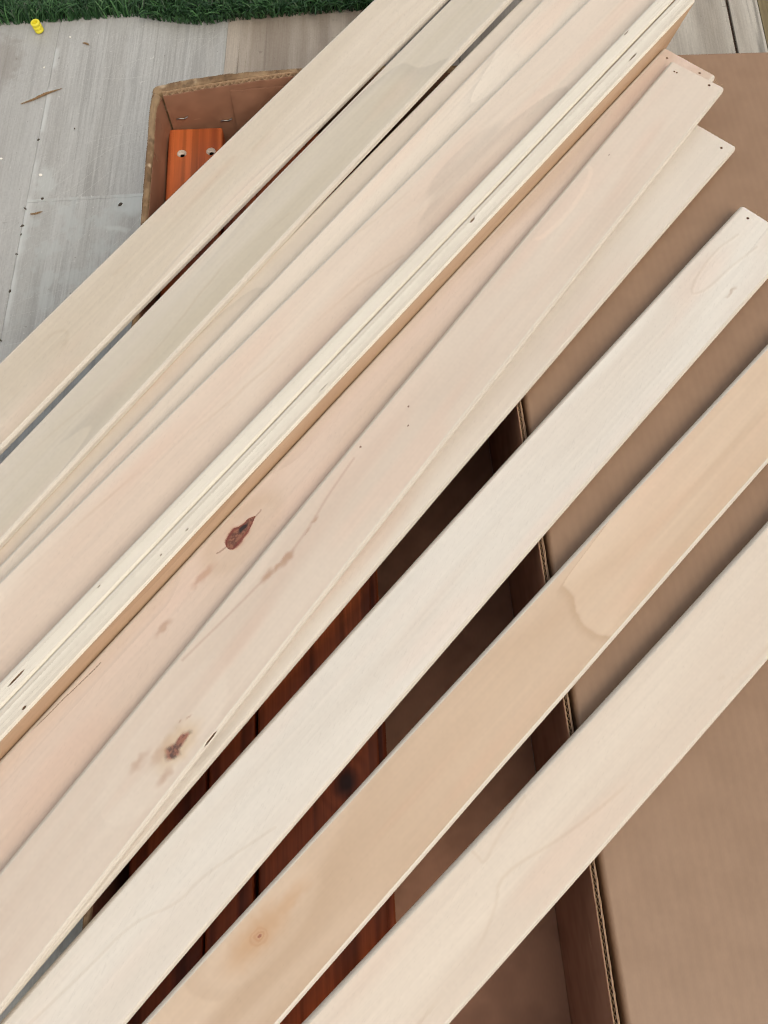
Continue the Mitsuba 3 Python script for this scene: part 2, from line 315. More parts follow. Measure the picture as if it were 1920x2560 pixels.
def floor_tone(p, n, uv):
    x, y = p.x, p.y
    c = dr.floor((x + 0.461) / 0.239)
    lx = x + 0.461 - c * 0.239
    seed = c * 3.7 + dr.select((c == 0) & (y < 0.7165 + 0.07 * lx), mi.Float(11), mi.Float(0))
    g = fbm(x * 46 + seed + 0.3 * noise(y * 9, x * 8, seed), y * 2.6 + seed, seed, octaves=4)
    line = smoothstep(0.60, 0.80, noise(x * dr.select(c < 0.5, mi.Float(330), mi.Float(190)) + 1.8 * noise(y * 7, x * 14, seed), y * 5.5, seed + 2))
    fine = noise(x * 900, y * 28, seed) * 0.6 + noise(x * 1900, y * 60, seed + 1) * 0.4
    grey = mix(C(180, 182, 182), C(171, 172, 171), smoothstep(0.25, 0.75, g))
    brown = mix(C(180, 171, 160), C(150, 139, 128), smoothstep(0.3, 0.68, g))
    pale = mix(C(190, 186, 178), C(164, 158, 149), smoothstep(0.3, 0.7, g))
    left = dr.select(c < 0.5, mi.Float(1), mi.Float(0))
    col = mix(mix(brown, pale, dr.select(c > 2.5, mi.Float(1), mi.Float(0))), grey, left)
    col = col * (0.86 + 0.28 * fine) * (0.95 + 0.1 * noise(x * 700, y * 420, 3.0))
    strong = dr.select(c < 0.5, mi.Float(0.12), mi.Float(0.50))
    col = col * (1 - strong * line * smoothstep(0.25, 0.55, noise(x * 30, y * 4, seed + 6)))
    # scuffed, whitened end of the left board, thin scratches and rubbed specks
    low = dr.select((c == 0) & (y < 0.7165 + 0.07 * lx), mi.Float(1), mi.Float(0))
    scuff = smoothstep(0.45, 0.7, fbm(x * 70 + 3, y * 50, 1.0, octaves=4))
    col = mix(col, C(186, 193, 194), low * (0.14 + 0.42 * scuff))
    q = noise(x * 9, y * 9, 4.0)
    for k, (ca, sa, fr) in enumerate(((0.55, 0.83, 60), (0.25, 0.97, 48), (0.8, 0.6, 75))):
        d = (x * -ca + y * sa) * fr + q * 3 + k * 9
        along = x * sa + y * ca
        sc = smoothstep(0.465, 0.5, dr.abs(d - dr.floor(d) - 0.5)) * smoothstep(0.66, 0.8, noise(along * 9 + k * 5, dr.floor(d) * 3.1, k + 2.0))
        col = mix(col, C(206, 208, 206), sc * left * 0.45)
    swirl = dr.abs(dr.sqrt(dr.square(x + 0.345) + dr.square(y - 0.63)) - 0.042)
    col = mix(col, C(200, 206, 206), low * (1 - smoothstep(0.001, 0.006, swirl)) * smoothstep(0.45, 0.7, noise(x * 50, y * 50, 2.0)) * 0.55)
    edge = left * (1 - smoothstep(0.0, 0.010, lx)) * smoothstep(0.4, 0.7, noise(x * 120, y * 26, 6.0)) * dr.select(c == 0, mi.Float(1), mi.Float(0))
    col = mix(col, C(206, 211, 212), edge * 0.7)
    spot = blobxy(x, y, -0.441, 0.742, 0.014, 0.030)
    col = mix(col, C(196, 203, 204), spot * 0.5)
    cloudy = blobxy(x, y, -0.322, 0.715, 0.03, 0.022) * low
    col = mix(col, C(198, 206, 208), cloudy * 0.7)
    speck = smoothstep(0.965, 0.985, noise(x * 230, y * 230, 3.0))
    col = mix(col, C(232, 232, 230), speck * left * 0.4)
    dirt = smoothstep(0.965, 0.985, noise(x * 150 + 9, y * 150, 7.0))
    col = mix(col, C(104, 98, 92), dirt * 0.35)
    brownish = blobxy(x, y, -0.532, 0.955, 0.03, 0.05)
    return mix(col, C(112, 96, 80), brownish * 0.3)


def blobxy(x, y, a, b, ra, rb):
    return 1 - smoothstep(0.45, 1.25, dr.sqrt(dr.square((x - a) / ra) + dr.square((y - b) / rb)) + 0.5 * (noise(x * 150, y * 150, 2.0) - 0.5))


def olive(p, n, uv):
    g = fbm(p.x * 60, p.y * 5, 1.0, octaves=3)
    return mix(C(150, 140, 112), C(122, 110, 82), smoothstep(0.3, 0.7, g)) * (0.9 + 0.2 * noise(p.x * 900, p.y * 40))


principled('mat_wood', proc(wood), rough=0.5, spec=0.7, bump=(proc(wood_relief, eps=2e-4), 0.00012))
principled('mat_stained', proc(stained), rough=0.42, spec=0.4)
principled('mat_kraft', proc(kraft), rough=0.5, spec=0.6, bump=(proc(kraft_relief, eps=4e-4), 0.00012))
principled('mat_inner_kraft', proc(inner_kraft), rough=0.6, spec=0.3)
principled('mat_rim', proc(worn_rim), rough=0.6, spec=0.3)
principled('mat_floor', proc(floor_tone), rough=0.5, spec=0.35)
principled('mat_olive', proc(olive), rough=0.6, spec=0.3)
principled('mat_subfloor', lin(70, 58, 50), rough=0.9, spec=0.1)
principled('mat_liner', lin(178, 150, 122, 0.85), rough=0.8, spec=0.1)
principled('mat_flute', lin(128, 102, 78, 0.85), rough=0.8, spec=0.1)
principled('mat_yellow', lin(226, 216, 60, 0.9), rough=0.35, spec=0.5)
principled('mat_steel', lin(150, 150, 150), rough=0.35, metallic=1.0)
principled('mat_twig', lin(128, 104, 78), rough=0.8, spec=0.1)
principled('mat_leaf', lin(142, 122, 100), rough=0.8, spec=0.1)
principled('mat_white_chip', lin(236, 234, 228), rough=0.7, spec=0.2)
principled('mat_dark_chip', lin(70, 66, 60), rough=0.8, spec=0.2)
principled('mat_turf_back', lin(26, 34, 24), rough=0.95, spec=0.05)
principled('mat_blade', {'type': 'mesh_attribute', 'name': 'vertex_color'}, rough=0.45, spec=0.4)

# ------------------------------------------------------------------ floor
sub = trimesh.creation.box((8, 8, 0.02))
sub.apply_translation((0, 0, FLOOR - 0.0035 - 0.01))
scene['floor'] = mikit.ply(sub, 'mat_subfloor')
labels['floor'] = {'label': 'grey wood look plank floor under the open box', 'category': 'floor', 'kind': 'structure'}


def board(x0, x1, y0, y1, skew=0.0):
    """A thin floor board with an eased top edge; skew lifts its far end line from left to right."""
    b, t = 0.00025, 0.003
    lo = [(x0, y0), (x1, y0 + skew), (x1, y1 + skew), (x0, y1)]
    hi = [(x0 + b, y0 + b), (x1 - b, y0 + b + skew), (x1 - b, y1 - b + skew), (x0 + b, y1 - b)]
    v = [(x, y, FLOOR - t) for x, y in lo] + [(x, y, FLOOR - b) for x, y in lo] + [(x, y, FLOOR) for x, y in hi]
    f = [(8, 9, 10, 11)]
    for q in (0, 4):
        f += [(q + k, q + (k + 1) % 4, q + 4 + (k + 1) % 4, q + 4 + k) for k in range(4)]
    return np.array(v), np.array(f)


g = 0.00015
cols = [(-0.461 + 0.239 * k, -0.461 + 0.239 * (k + 1)) for k in range(-2, 4)]
joints = [[-0.60, 0.45, 1.60], [-0.60, 0.02, 1.70], [-0.60, 0.7120, 1.90], [-0.60, 0.30, 1.50], [-0.60, 0.55, 1.75], [-0.60, -0.1, 1.65]]
for (x0, x1), js in zip(cols, joints):
    for y0, y1 in zip(js[:-1], js[1:]):
        put(board(x0 + g, x1 - (0.0022 if abs(x1 - 0.495) < 0.01 else g), y0 + g, y1 - g, 0.016 if abs(x0 + 0.461) < 0.01 else 0.0), 'mat_floor', 'plank', 'floor')
put(board(0.495 + 0.0022, 0.5385, -0.6, 1.7), 'mat_floor', 'plank', 'floor')
put(board(0.5395, 0.80, -0.6, 1.7), 'mat_olive', 'plank', 'floor', label='olive brown board at the far right corner of the floor')

# ------------------------------------------------------------------ artificial grass
rng = np.random.default_rng(5)
ex = np.array([-0.9, -0.545, -0.354, -0.319, -0.2786, -0.2501, -0.2052, -0.0401, 0.023, 0.12])
ey = np.array([1.000, 1.0172, 1.0343, 1.0258, 1.0190, 1.0190, 1.0275, 1.0453, 1.0571, 1.080])
NB = 26000
bx = rng.uniform(-0.88, 0.10, NB)
by = np.interp(bx, ex, ey) + 0.004 + rng.uniform(0, 1, NB) ** 1.25 * 0.26
front = by - np.interp(bx, ex, ey) < 0.02
spill = (bx > -0.34) & (bx < -0.16) & front
az = rng.uniform(0, 2 * np.pi, NB)
az = np.where(spill & (rng.uniform(size=NB) < 0.6), rng.normal(-np.pi / 2, 0.5, NB), az)
az = np.where(front & ~spill & (bx < -0.34), rng.normal(np.pi / 2, 0.9, NB), az)
ln = rng.uniform(0.020, 0.040, NB)
lean = rng.uniform(0.25, 1.1, NB)
lean = np.where(spill, rng.uniform(0.3, 0.8, NB), lean)
hw = rng.uniform(0.0006, 0.0012, NB)
d = np.stack([np.cos(az), np.sin(az), 0 * az], 1)
roll = rng.uniform(0, np.pi, NB)
sd = np.stack([np.cos(roll), np.sin(roll), 0 * az], 1)
base = np.stack([bx, by, np.full(NB, FLOOR + 0.001)], 1)
verts = []
for tt, ww in ((0, 1.0), (0.4, 1.0), (0.75, 0.85), (1.0, 0.15)):
    h = ln * (np.sin(tt * 1.25) / 1.25 * (1 - 0.25 * lean * tt))
    o = ln * lean * tt ** 1.8
    c0 = base + d * o[:, None] + np.array([0, 0, 1.0]) * h[:, None]
    verts += [c0 - sd * (hw * ww)[:, None], c0 + sd * (hw * ww)[:, None]]
V = np.stack(verts, 1).reshape(-1, 3)
Fq = []
for q in range(3):
    a = np.arange(NB) * 8 + 2 * q
    Fq.append(np.stack([a, a + 1, a + 3, a + 2], 1))
Fq = np.concatenate(Fq)
tone = rng.uniform(0, 1, NB)[:, None]
colr = np.array(lin(24, 56, 30)) * (1 - tone ** 2.5) + np.array(lin(78, 120, 74)) * tone ** 2.5
colr = np.where(rng.uniform(size=NB)[:, None] < 0.12, np.array(lin(18, 44, 24)), colr)
grass = thing('artificial_grass', 'dark green artificial grass mat along the top of the floor', 'artificial grass', kind='stuff')
put((V, Fq), 'mat_blade', 'blades', grass, color=np.repeat(colr, 8, axis=0))
labels[grass + '__blades'] = {'kind': 'stuff'}
poly = [(x, y + 0.012) for x, y in zip(ex, ey)] + [(0.12, 1.5), (-0.9, 1.5)]
import shapely
back = trimesh.creation.extrude_polygon(shapely.Polygon(poly), 0.0025, engine='earcut')
back.apply_translation((0, 0, FLOOR + 0.0004))
put(back, 'mat_turf_back', 'backing', grass)

# ------------------------------------------------------------------ open cardboard box


def resample(path, step=0.004):
    path = np.array(path, float)
    L = np.r_[0, np.cumsum(np.linalg.norm(np.diff(path, axis=0), axis=1))]
    q = np.linspace(0, L[-1], max(2, int(L[-1] / step)))
    return np.stack([np.interp(q, L, path[:, k]) for k in range(path.shape[1])], 1), q


def loft(rows):
    """A closed skin over rows of equal length (each n x 3)."""
    R = np.array(rows)
    m, n = R.shape[:2]
    i, j = np.meshgrid(np.arange(m - 1), np.arange(n - 1), indexing='ij')
    a = (i * n + j).ravel()
    return R.reshape(-1, 3), np.stack([a, a + 1, a + n + 1, a + n], 1)


def strip_wall(outer, inner, z_top, z_bot, seed, rag=0.0006, inner_bot=None, outer_bot=None):
    """A wall between two plan paths, with a soft, slightly ragged rim."""
    n = 260
    o, i = (np.stack([np.interp(np.linspace(0, 1, n), np.linspace(0, 1, len(r)), r[:, k]) for k in (0, 1)], 1) for r in (resample(outer)[0], resample(inner)[0]))
    ob, ib = o, i
    if inner_bot is not None:
        rb = resample(inner_bot)[0]
        ib = np.stack([np.interp(np.linspace(0, 1, n), np.linspace(0, 1, len(rb)), rb[:, k]) for k in (0, 1)], 1)
        ob = ib + (o - i)
    q = np.arange(n) * 0.08
    z1 = z_top + rag * 2 * (meshkit.fbm(np.stack([q * 2.2, q * 0, q * 0 + seed], 1), 3) - 0.5)
    rows = []
    for fr, dz in ((0, -1e9), (0, -0.010), (0.0, -0.0022), (0.10, -0.0008), (0.30, 0), (0.70, 0), (0.90, -0.0008), (1.0, -0.0022), (1.0, -0.010), (1, -1e9)):
        wv = rag * 1.6 * (meshkit.fbm(np.stack([q * 3.1, q * 0 + fr * 5, q * 0 + seed + 4], 1), 3) - 0.5)[:, None]
        dirn = (i - o) / np.maximum(np.linalg.norm(i - o, axis=1, keepdims=True), 1e-9)
        if dz < -1:
            xy, z = (ob * (1 - fr) + ib * fr), np.full(n, z_bot)
        else:
            k = np.clip((z1 + dz - z_bot) / (z_top - z_bot), 0, 1)[:, None]
            xy, z = (ob * (1 - fr) + ib * fr) * (1 - k) + (o * (1 - fr) + i * fr) * k + wv * dirn, z1 + dz
        rows.append(np.c_[xy, z])
    return loft(rows)


def ribbon(path, off, thick, z_top, z_bot, wave=0.0, period=0.007, jag=0.0, seed=0, step=0.0008, path_bot=None):
    """A thin upright sheet following a plan path at an offset to its right; with wave it is the fluted middle of the board."""
    p, q = resample(path, step)
    t = np.gradient(p, axis=0)
    t /= np.linalg.norm(t, axis=1, keepdims=True)
    nrm = np.stack([t[:, 1], -t[:, 0]], 1)
    c = p + nrm * (off + wave * np.sin(2 * np.pi * q / period + 0.8 * np.sin(q * 31)))[:, None]
    z1 = z_top + jag * 2 * (meshkit.fbm(np.stack([q * 260, q * 0, q * 0 + seed], 1), 2) - 0.5)
    shift = 0
    if path_bot is not None:
        pb = resample(path_bot, step)[0]
        pb = np.stack([np.interp(np.linspace(0, 1, len(p)), np.linspace(0, 1, len(pb)), pb[:, k]) for k in (0, 1)], 1)
        shift = pb - p
    a, b = c - nrm * thick / 2, c + nrm * thick / 2
    return loft([np.c_[a + shift, np.full(len(p), z_bot)], np.c_[a, z1], np.c_[b, z1], np.c_[b + shift, np.full(len(p), z_bot)]])


box = thing('open_cardboard_box', 'open brown cardboard box with worn rim holding red stained planks', 'cardboard box')
left_out = [(-0.2535, 0.716), (-0.2547, 0.690), (-0.2518, 0.6263), (-0.2495, 0.5695), (-0.2483, 0.5424), (-0.2390, 0.20), (-0.2258, -0.092), (-0.214, -0.36)]
left_in = [(-0.2440, 0.7125), (-0.2475, 0.6947), (-0.2448, 0.6364), (-0.2430, 0.5839), (-0.2418, 0.5504), (-0.2320, 0.20), (-0.2195, -0.090), (-0.208, -0.36)]
put(strip_wall(left_out, left_in, -0.0006, BOTTOM - 0.004, 3, rag=0.0011), 'mat_rim', 'left_wall', box, label='left wall with crushed, scuffed rim', smooth=True)
put(ribbon(left_in, -0.0003, 0.0006, -0.0035, BOTTOM, jag=0.0012, seed=21), 'mat_inner_kraft', 'left_inner_sheet', box)
# far wall: folded outer skin, a corrugated edge inside it, a bowed inner sheet
far_out = [(-0.2535, 0.716), (-0.2546, 0.7222), (-0.2510, 0.7275), (-0.2176, 0.7371), (-0.1727, 0.7452), (-0.1288, 0.7499), (-0.0917, 0.7529), (0.0, 0.757), (0.090, 0.757)]
far_mid = [(-0.2470, 0.7135), (-0.2465, 0.7160), (-0.2420, 0.7192), (-0.2130, 0.7272), (-0.1690, 0.7365), (-0.1270, 0.7430), (-0.0910, 0.7475), (0.0, 0.7525), (0.090, 0.7525)]
put(strip_wall(far_out, far_mid, -0.0004, BOTTOM - 0.004, 9, rag=0.0007), 'mat_rim', 'far_wall', box, label='far wall with a folded, bowed rim', smooth=True)
core = [(-0.2420, 0.7145), (-0.1974, 0.7250), (-0.1515, 0.7343), (-0.1045, 0.7432), (0.0, 0.7485), (0.089, 0.7485)]
core_bot = [(-0.2420, 0.7165), (-0.1974, 0.7205), (-0.1515, 0.7240), (-0.1045, 0.7280), (0.0, 0.7330), (0.089, 0.7330)]
put(ribbon(core, -0.0030, 0.0007, -0.0006, -0.03, jag=0.0004, seed=2), 'mat_liner', 'far_liner', box)
put(ribbon(core, 0.0000, 0.0009, -0.0006, -0.03, wave=0.0026, period=0.0085, jag=0.0007, seed=5), 'mat_liner', 'far_fluting', box)
put(ribbon(core, 0.0032, 0.0008, -0.0008, BOTTOM, jag=0.0006, seed=8, path_bot=core_bot), 'mat_inner_kraft', 'far_inner_sheet', box)
fold = [(-0.170, 0.7262), (-0.1515, 0.7285), (-0.1045, 0.7350), (0.0, 0.7400), (0.089, 0.7400)]
put(ribbon(fold, 0.0, 0.0009, -0.0075, -0.06, jag=0.0008, seed=31, path_bot=[(-0.170, 0.7205), (-0.1515, 0.7225), (-0.1045, 0.7260), (0.0, 0.7310), (0.089, 0.7310)]), 'mat_inner_kraft', 'far_inner_flap', box)
# right wall: corrugated board seen in section along its cut rim
right = [(0.0865, 0.760), (0.1065, 0.520), (0.1234, 0.3301), (0.1258, 0.2992), (0.1564, -0.0572), (0.1643, -0.1594), (0.182, -0.36)]
rr = right[::-1]     # so that "right of the path" is the outer side reversed below
put(ribbon(right, -0.0006, 0.0007, -0.0008, BOTTOM - 0.004, jag=0.0003, seed=1), 'mat_inner_kraft', 'right_wall', box)
put(ribbon(right, -0.0010, 0.0005, -0.0006, -0.012, jag=0.0003, seed=4), 'mat_liner', 'right_liner', box)
put(ribbon(right, -0.0024, 0.0007, -0.0010, -0.03, wave=0.0010, period=0.0046, jag=0.0007, seed=6), 'mat_flute', 'right_fluting', box)
put(ribbon(right, -0.0040, 0.0006, -0.0008, BOTTOM - 0.004, jag=0.0008, seed=7), 'mat_kraft', 'right_outer_skin', box)
put(strip_wall([(0.188, -0.366), (-0.214, -0.366)], [(0.188, -0.360), (-0.214, -0.360)], -0.001, BOTTOM - 0.004, 12), 'mat_rim', 'near_wall', box, smooth=True)
pan = trimesh.creation.extrude_polygon(shapely.Polygon([(-0.245, 0.713), (0.088, 0.742), (0.1055, 0.52), (0.1226, 0.33), (0.1556, -0.0572), (0.1812, -0.359), (-0.206, -0.359), (-0.2185, -0.09), (-0.2405, 0.55)]), 0.003, engine='earcut')
pan.apply_translation((0, 0, BOTTOM - 0.004))
put(pan, 'mat_inner_kraft', 'base', box)
put(ribbon([(0.1045, 0.64), (0.1290, 0.340), (0.1320, 0.308), (0.1627, -0.0566), (0.1708, -0.1602), (0.1875, -0.36)], 0.0, 0.0008, -0.008, BOTTOM - 0.004, jag=0.0012, seed=15), 'mat_liner', 'loose_flap', box, label='thin loose sheet standing between the box wall and the closed carton')


def tube(pts, r, sides=8):
    pts = np.array(pts, float)
    m = trimesh.util.concatenate([trimesh.creation.cylinder(r, segment=(a, b), sections=sides) for a, b in zip(pts[:-1], pts[1:])] + [trimesh.creation.icosphere(1, r).apply_translation(p) for p in pts])
    return m


for sx, sz in ((-0.2280, -0.032), (-0.1808, -0.043)):
    kz = (sz - BOTTOM) / -BOTTOM
    sy = (1 - kz) * np.interp(sx, [p[0] for p in core_bot], [p[1] for p in core_bot]) + kz * np.interp(sx, [p[0] for p in core], [p[1] for p in core]) - 0.0034
    sl = (np.interp(sx + 0.01, [p[0] for p in core], [p[1] for p in core]) - np.interp(sx - 0.01, [p[0] for p in core], [p[1] for p in core])) / 0.02 * kz
    st = tube([(sx + a, sy + sl * a + b, sz + c) for a, b, c in ((-0.0062, 0.0010, -0.0010), (-0.0058, -0.0014, -0.0002), (-0.0025, -0.0020, 0.0006), (0.0022, -0.0017, -0.0006), (0.0056, -0.0012, 0.0005), (0.0060, 0.0010, 0.0007))], 0.0008)
    put(st, 'mat_steel', 'staple', box, smooth=True)


def hull_block(poly, z0, z1, r, n=12):
    """A block over a convex plan polygon with edges rounded to radius r."""
    pts = []
    c = np.mean(poly, axis=0)
    for x, y in poly:
        k = np.array([x, y]) + (c - np.array([x, y])) / np.linalg.norm(c - np.array([x, y])) * r * 1.41
        for zz in (z0 + r, z1 - r):
            pts.append(m3.Manifold.sphere(r, n * 4).translate((k[0], k[1], zz)))
    return m3.Manifold.batch_hull(pts)


carton = thing('closed_cardboard_carton', 'closed brown cardboard carton with a smooth top, right of the open box', 'cardboard carton')
put(hull_block([(0.0975, 0.772), (0.62, 0.7925), (0.66, -0.45), (0.2020, -0.45)], FLOOR + 0.0005, -0.005, 0.0045), 'mat_kraft', 'body', carton, smooth=40)

# ------------------------------------------------------------------ slats and planks


def profile_sd(o, z, w, t, r):
    qx, qz = np.abs(o - w / 2) - (w / 2 - r), np.abs(z - t / 2) - (t / 2 - r)
    return np.hypot(np.maximum(qx, 0), np.maximum(qz, 0)) + np.minimum(np.maximum(qx, qz), 0) - r


def timber(idx, w, t, r, s0, s1, place, holes=(), cuts=(), ragged=0.0, slant=0.0, cross_step=0.03, corner=0.0015):
    """One piece of timber, modelled straight in (s, o, z), with holes drilled and gaps cut, then laid in place. Returns mesh, uv."""
    cs = m3.CrossSection([np.array([(r, r), (w - r, r), (w - r, t - r), (r, t - r)])]).offset(r, m3.JoinType.Round, 2.0, 40)
    body = m3.Manifold.extrude(cs, s1 - s0)                       # x = o, y = z, z = s
    body = body.transform(np.array([[0, 0, 1, s0], [1, 0, 0, 0], [0, 1, 0, 0]], float))
    # ease the arrises of the two ends in plan
    pl = m3.CrossSection([np.array([(s0 + corner, corner), (s1 - corner, corner), (s1 - corner, w - corner), (s0 + corner, w - corner)])]).offset(corner, m3.JoinType.Round, 2.0, 24)
    body = body ^ m3.Manifold.extrude(pl, t + 0.002).translate((0, 0, -0.001))
    for hs, ho, hr in holes:
        if hr > 0.004:                                            # countersink and through hole
            body = body - m3.Manifold.cylinder(0.0040, 0.0042, hr * 1.06, 28).translate((hs, ho, t - 0.0034))
            body = body - m3.Manifold.cylinder(t * 1.2, 0.0024, 0.0024, 20).translate((hs, ho, -t * 0.1))
        else:
            body = body - m3.Manifold.cylinder(t, hr, hr, 16).translate((hs, ho, t * 0.25))
    for c0, c1, o, cw, dp in cuts:                                # gaps in a ply seen on the top
        body = body - m3.Manifold.cylinder(dp * 2, 0.5, 0.5, 6, True).rotate((0, 0, 8)).scale((c1 - c0, cw * 1.25, 1)).translate(((c0 + c1) / 2, o, t))
    if slant:                                                     # far end sawn at a slant, longer on top
        body = body.trim_by_plane((-t, 0, slant), (-t * s1 + t * slant) / math.hypot(t, slant))
    body = body.refine_to_length(cross_step)
    m = body.to_mesh()
    P, Fc = np.array(m.vert_properties[:, :3], float), np.array(m.tri_verts)
    cen = P[Fc].mean(1)
    nn = np.cross(P[Fc[:, 1]] - P[Fc[:, 0]], P[Fc[:, 2]] - P[Fc[:, 0]])
    nn /= np.maximum(np.linalg.norm(nn, axis=1, keepdims=True), 1e-12)
    cap = (np.abs(nn[:, 0]) > 0.9) & ((cen[:, 0] < s0 + 0.0004) | (cen[:, 0] > s1 - 0.0004))
    hole = (profile_sd(cen[:, 1], cen[:, 2], w, t, r) < -0.00012) & (cen[:, 0] > s0 + 0.003) & (cen[:, 0] < s1 - 0.003)
    grp = np.where(hole, 2, np.where(cap, 1, 0))
    Vs, Fs, UV, NN, base = [], [], [], [], 0
    for gi in (0, 1, 2):
        f = Fc[grp == gi]
        if not len(f):
            continue
        ids, inv = np.unique(f, return_inverse=True)
        v = P[ids]
        s, o, z = v.T
        if gi == 0:
            exo = np.maximum(o - (w - r), 0) + np.maximum(r - o, 0)
            rightside = o > w / 2
            dn = np.where(exo > 1e-7, exo + (t - z), 0)
            vv = np.where(exo > 1e-7, np.where(rightside, w - r + dn, r - dn), o)
        else:
            vv = 0.2 + z if gi == 1 else 0.3 + z
        UV.append(np.stack([4 * idx + 2 + s, vv], 1))
        if ragged and gi < 2:
            sel = v[:, 0] > s1 - 0.004
            v = v.copy()
            v[sel, 0] += ragged * (meshkit.fbm(np.stack([o[sel] * 900, z[sel] * 500, o[sel] * 0], 1), 2) - 0.5)
        Vs.append(place(v))
        Fs.append(inv.reshape(-1, 3) + base)
        base += len(v)
    return (np.concatenate(Vs), np.concatenate(Fs)), np.concatenate(UV)


BOW = {'S1': 0.0095, 'S2': 0.014, 'S5': -0.003, 'S9': 0.005, 'S10': 0.007, 'S11': 0.0114, 'S12': 0.0042, 'S13': -0.02}


def smooth_uv(name, bsdf, mesh, uv, parent=None, label=None):
    return put(mesh, bsdf, name, parent, label, uv=uv, smooth=True)


HOLES = {
    'S8': [(0.4820, 0.0112, 0.0013), (0.4857, 0.0500, 0.0013)],
    'S9': [(0.5272, 0.0105, 0.0010), (0.5275, 0.0135, 0.0010), (0.5324, 0.0495, 0.0014)],
    'S10': [(0.4222, 0.0560, 0.0014)],
    'S11': [(0.5234, 0.0140, 0.0014), (0.5234, 0.0545, 0.0014)],
}
CUTS = {
    'S6': [(-0.428, -0.409, 0.0080, 0.0013, 0.003), (0.438, 0.448, 0.0030, 0.0009, 0.002), (-0.33, -0.326, 0.0052, 0.0006, 0.002)],
    'S9': [(-0.290, -0.2745, 0.0632, 0.0011, 0.004)],
    'S7': [(-0.4450, -0.4405, 0.0140, 0.0016, 0.003), (0.3980, 0.4140, 0.0105, 0.0012, 0.003), (0.1298, 0.1385, 0.0058, 0.0015, 0.003), (-0.2922, -0.2895, 0.0095, 0.0007, 0.002), (-0.2640, -0.2600, 0.0110, 0.0007, 0.002), (-0.10, -0.085, 0.0125, 0.0004, 0.001)],
}
NAMES = {
    'S1': ('plywood_strip', 'pale plywood slat crossing the corner of the open box, leftmost and topmost in the photo', 'slats fanned over the box'),
    'S2': ('plywood_strip', 'greyish olive plywood slat tilted on edge, second from the top left', 'slats fanned over the box'),
    'S3': ('plywood_strip', 'narrow strip of plywood slat right beside the greyish olive one, lowest of three', 'slats fanned over the box'),
    'S4': ('plywood_strip', 'cream plywood slat in the middle of the overlapped three, mostly covered by the widest one', 'slats fanned over the box'),
    'S5': ('plywood_strip', 'wide pinkish cream plywood slat lying against the two battens on edge', 'slats fanned over the box'),
    'S6': ('plywood_rail', 'plywood batten standing on edge with striped white plies, left one of the pair', 'battens standing on edge'),
    'S7': ('plywood_rail', 'plywood batten standing on edge with a tan orange face showing, right one of the pair', 'battens standing on edge'),
    'S8': ('plywood_strip', 'pink orange plywood slat with an open eye shaped dark red knot', 'slats fanned over the box'),
    'S9': ('plywood_strip', 'beige plywood slat with a dark red smeared knot, lying on top of its neighbours', 'slats fanned over the box'),
    'S10': ('plywood_strip', 'whitish plywood slat peeking out under the slat with the smeared knot', 'slats fanned over the box'),
    'S11': ('plywood_strip', 'clean white plywood slat with a rough sawn far end, left of the tan slat', 'slats fanned over the box'),
    'S12': ('plywood_strip', 'tan plywood slat with a ringed orange knot and a stained scalloped border', 'slats fanned over the box'),
    'S13': ('plywood_strip', 'plain cream plywood slat at the lower right with thin wavy growth lines', 'slats fanned over the box'),
}
for key, cx, cy, ang, w, zl, zr, t, s0, s1, face, streak, kind in SLATS:
    a = math.radians(ang)
    dv, nv = np.array([math.cos(a), math.sin(a), 0]), np.array([math.sin(a), -math.cos(a), 0])
    tilt = math.asin((zr - zl) / w)
    across = nv * math.cos(tilt) + np.array([0, 0, math.sin(tilt)])
    upv = np.cross(dv, across) * -1
    upv = upv if upv[2] > 0 else -upv
    org = np.array([cx, cy, zl])

    def place(v, dv=dv, across=across, upv=upv, org=org, t=t, bow=BOW.get(key, 0.0), sd_=IDX[key]):
        q = v[:, 0]
        v = v.copy()
        v[:, 1] += bow * (q ** 2 - 0.07) + 0.0005 * (meshkit.fbm(np.stack([q * 9, q * 0 + sd_, q * 0], 1), 3) - 0.5)
        return org + v[:, :1] * dv + v[:, 1:2] * across + (v[:, 2:] - t) * upv

    r = 0.0030 if kind else 0.0037
    mesh, uv = timber(IDX[key], w, t, r, s0, s1, place, HOLES.get(key, ()), CUTS.get(key, ()), ragged=0.0016 if key == 'S11' else 0.0004, slant=0.045 if key == 'S7' else 0.0)
    nm, lab, grp = NAMES[key]
    k = thing(nm, lab, 'plywood slat' if nm == 'plywood_strip' else 'plywood batten', grp)
    put(mesh, 'mat_wood', k, uv=uv, smooth=True)

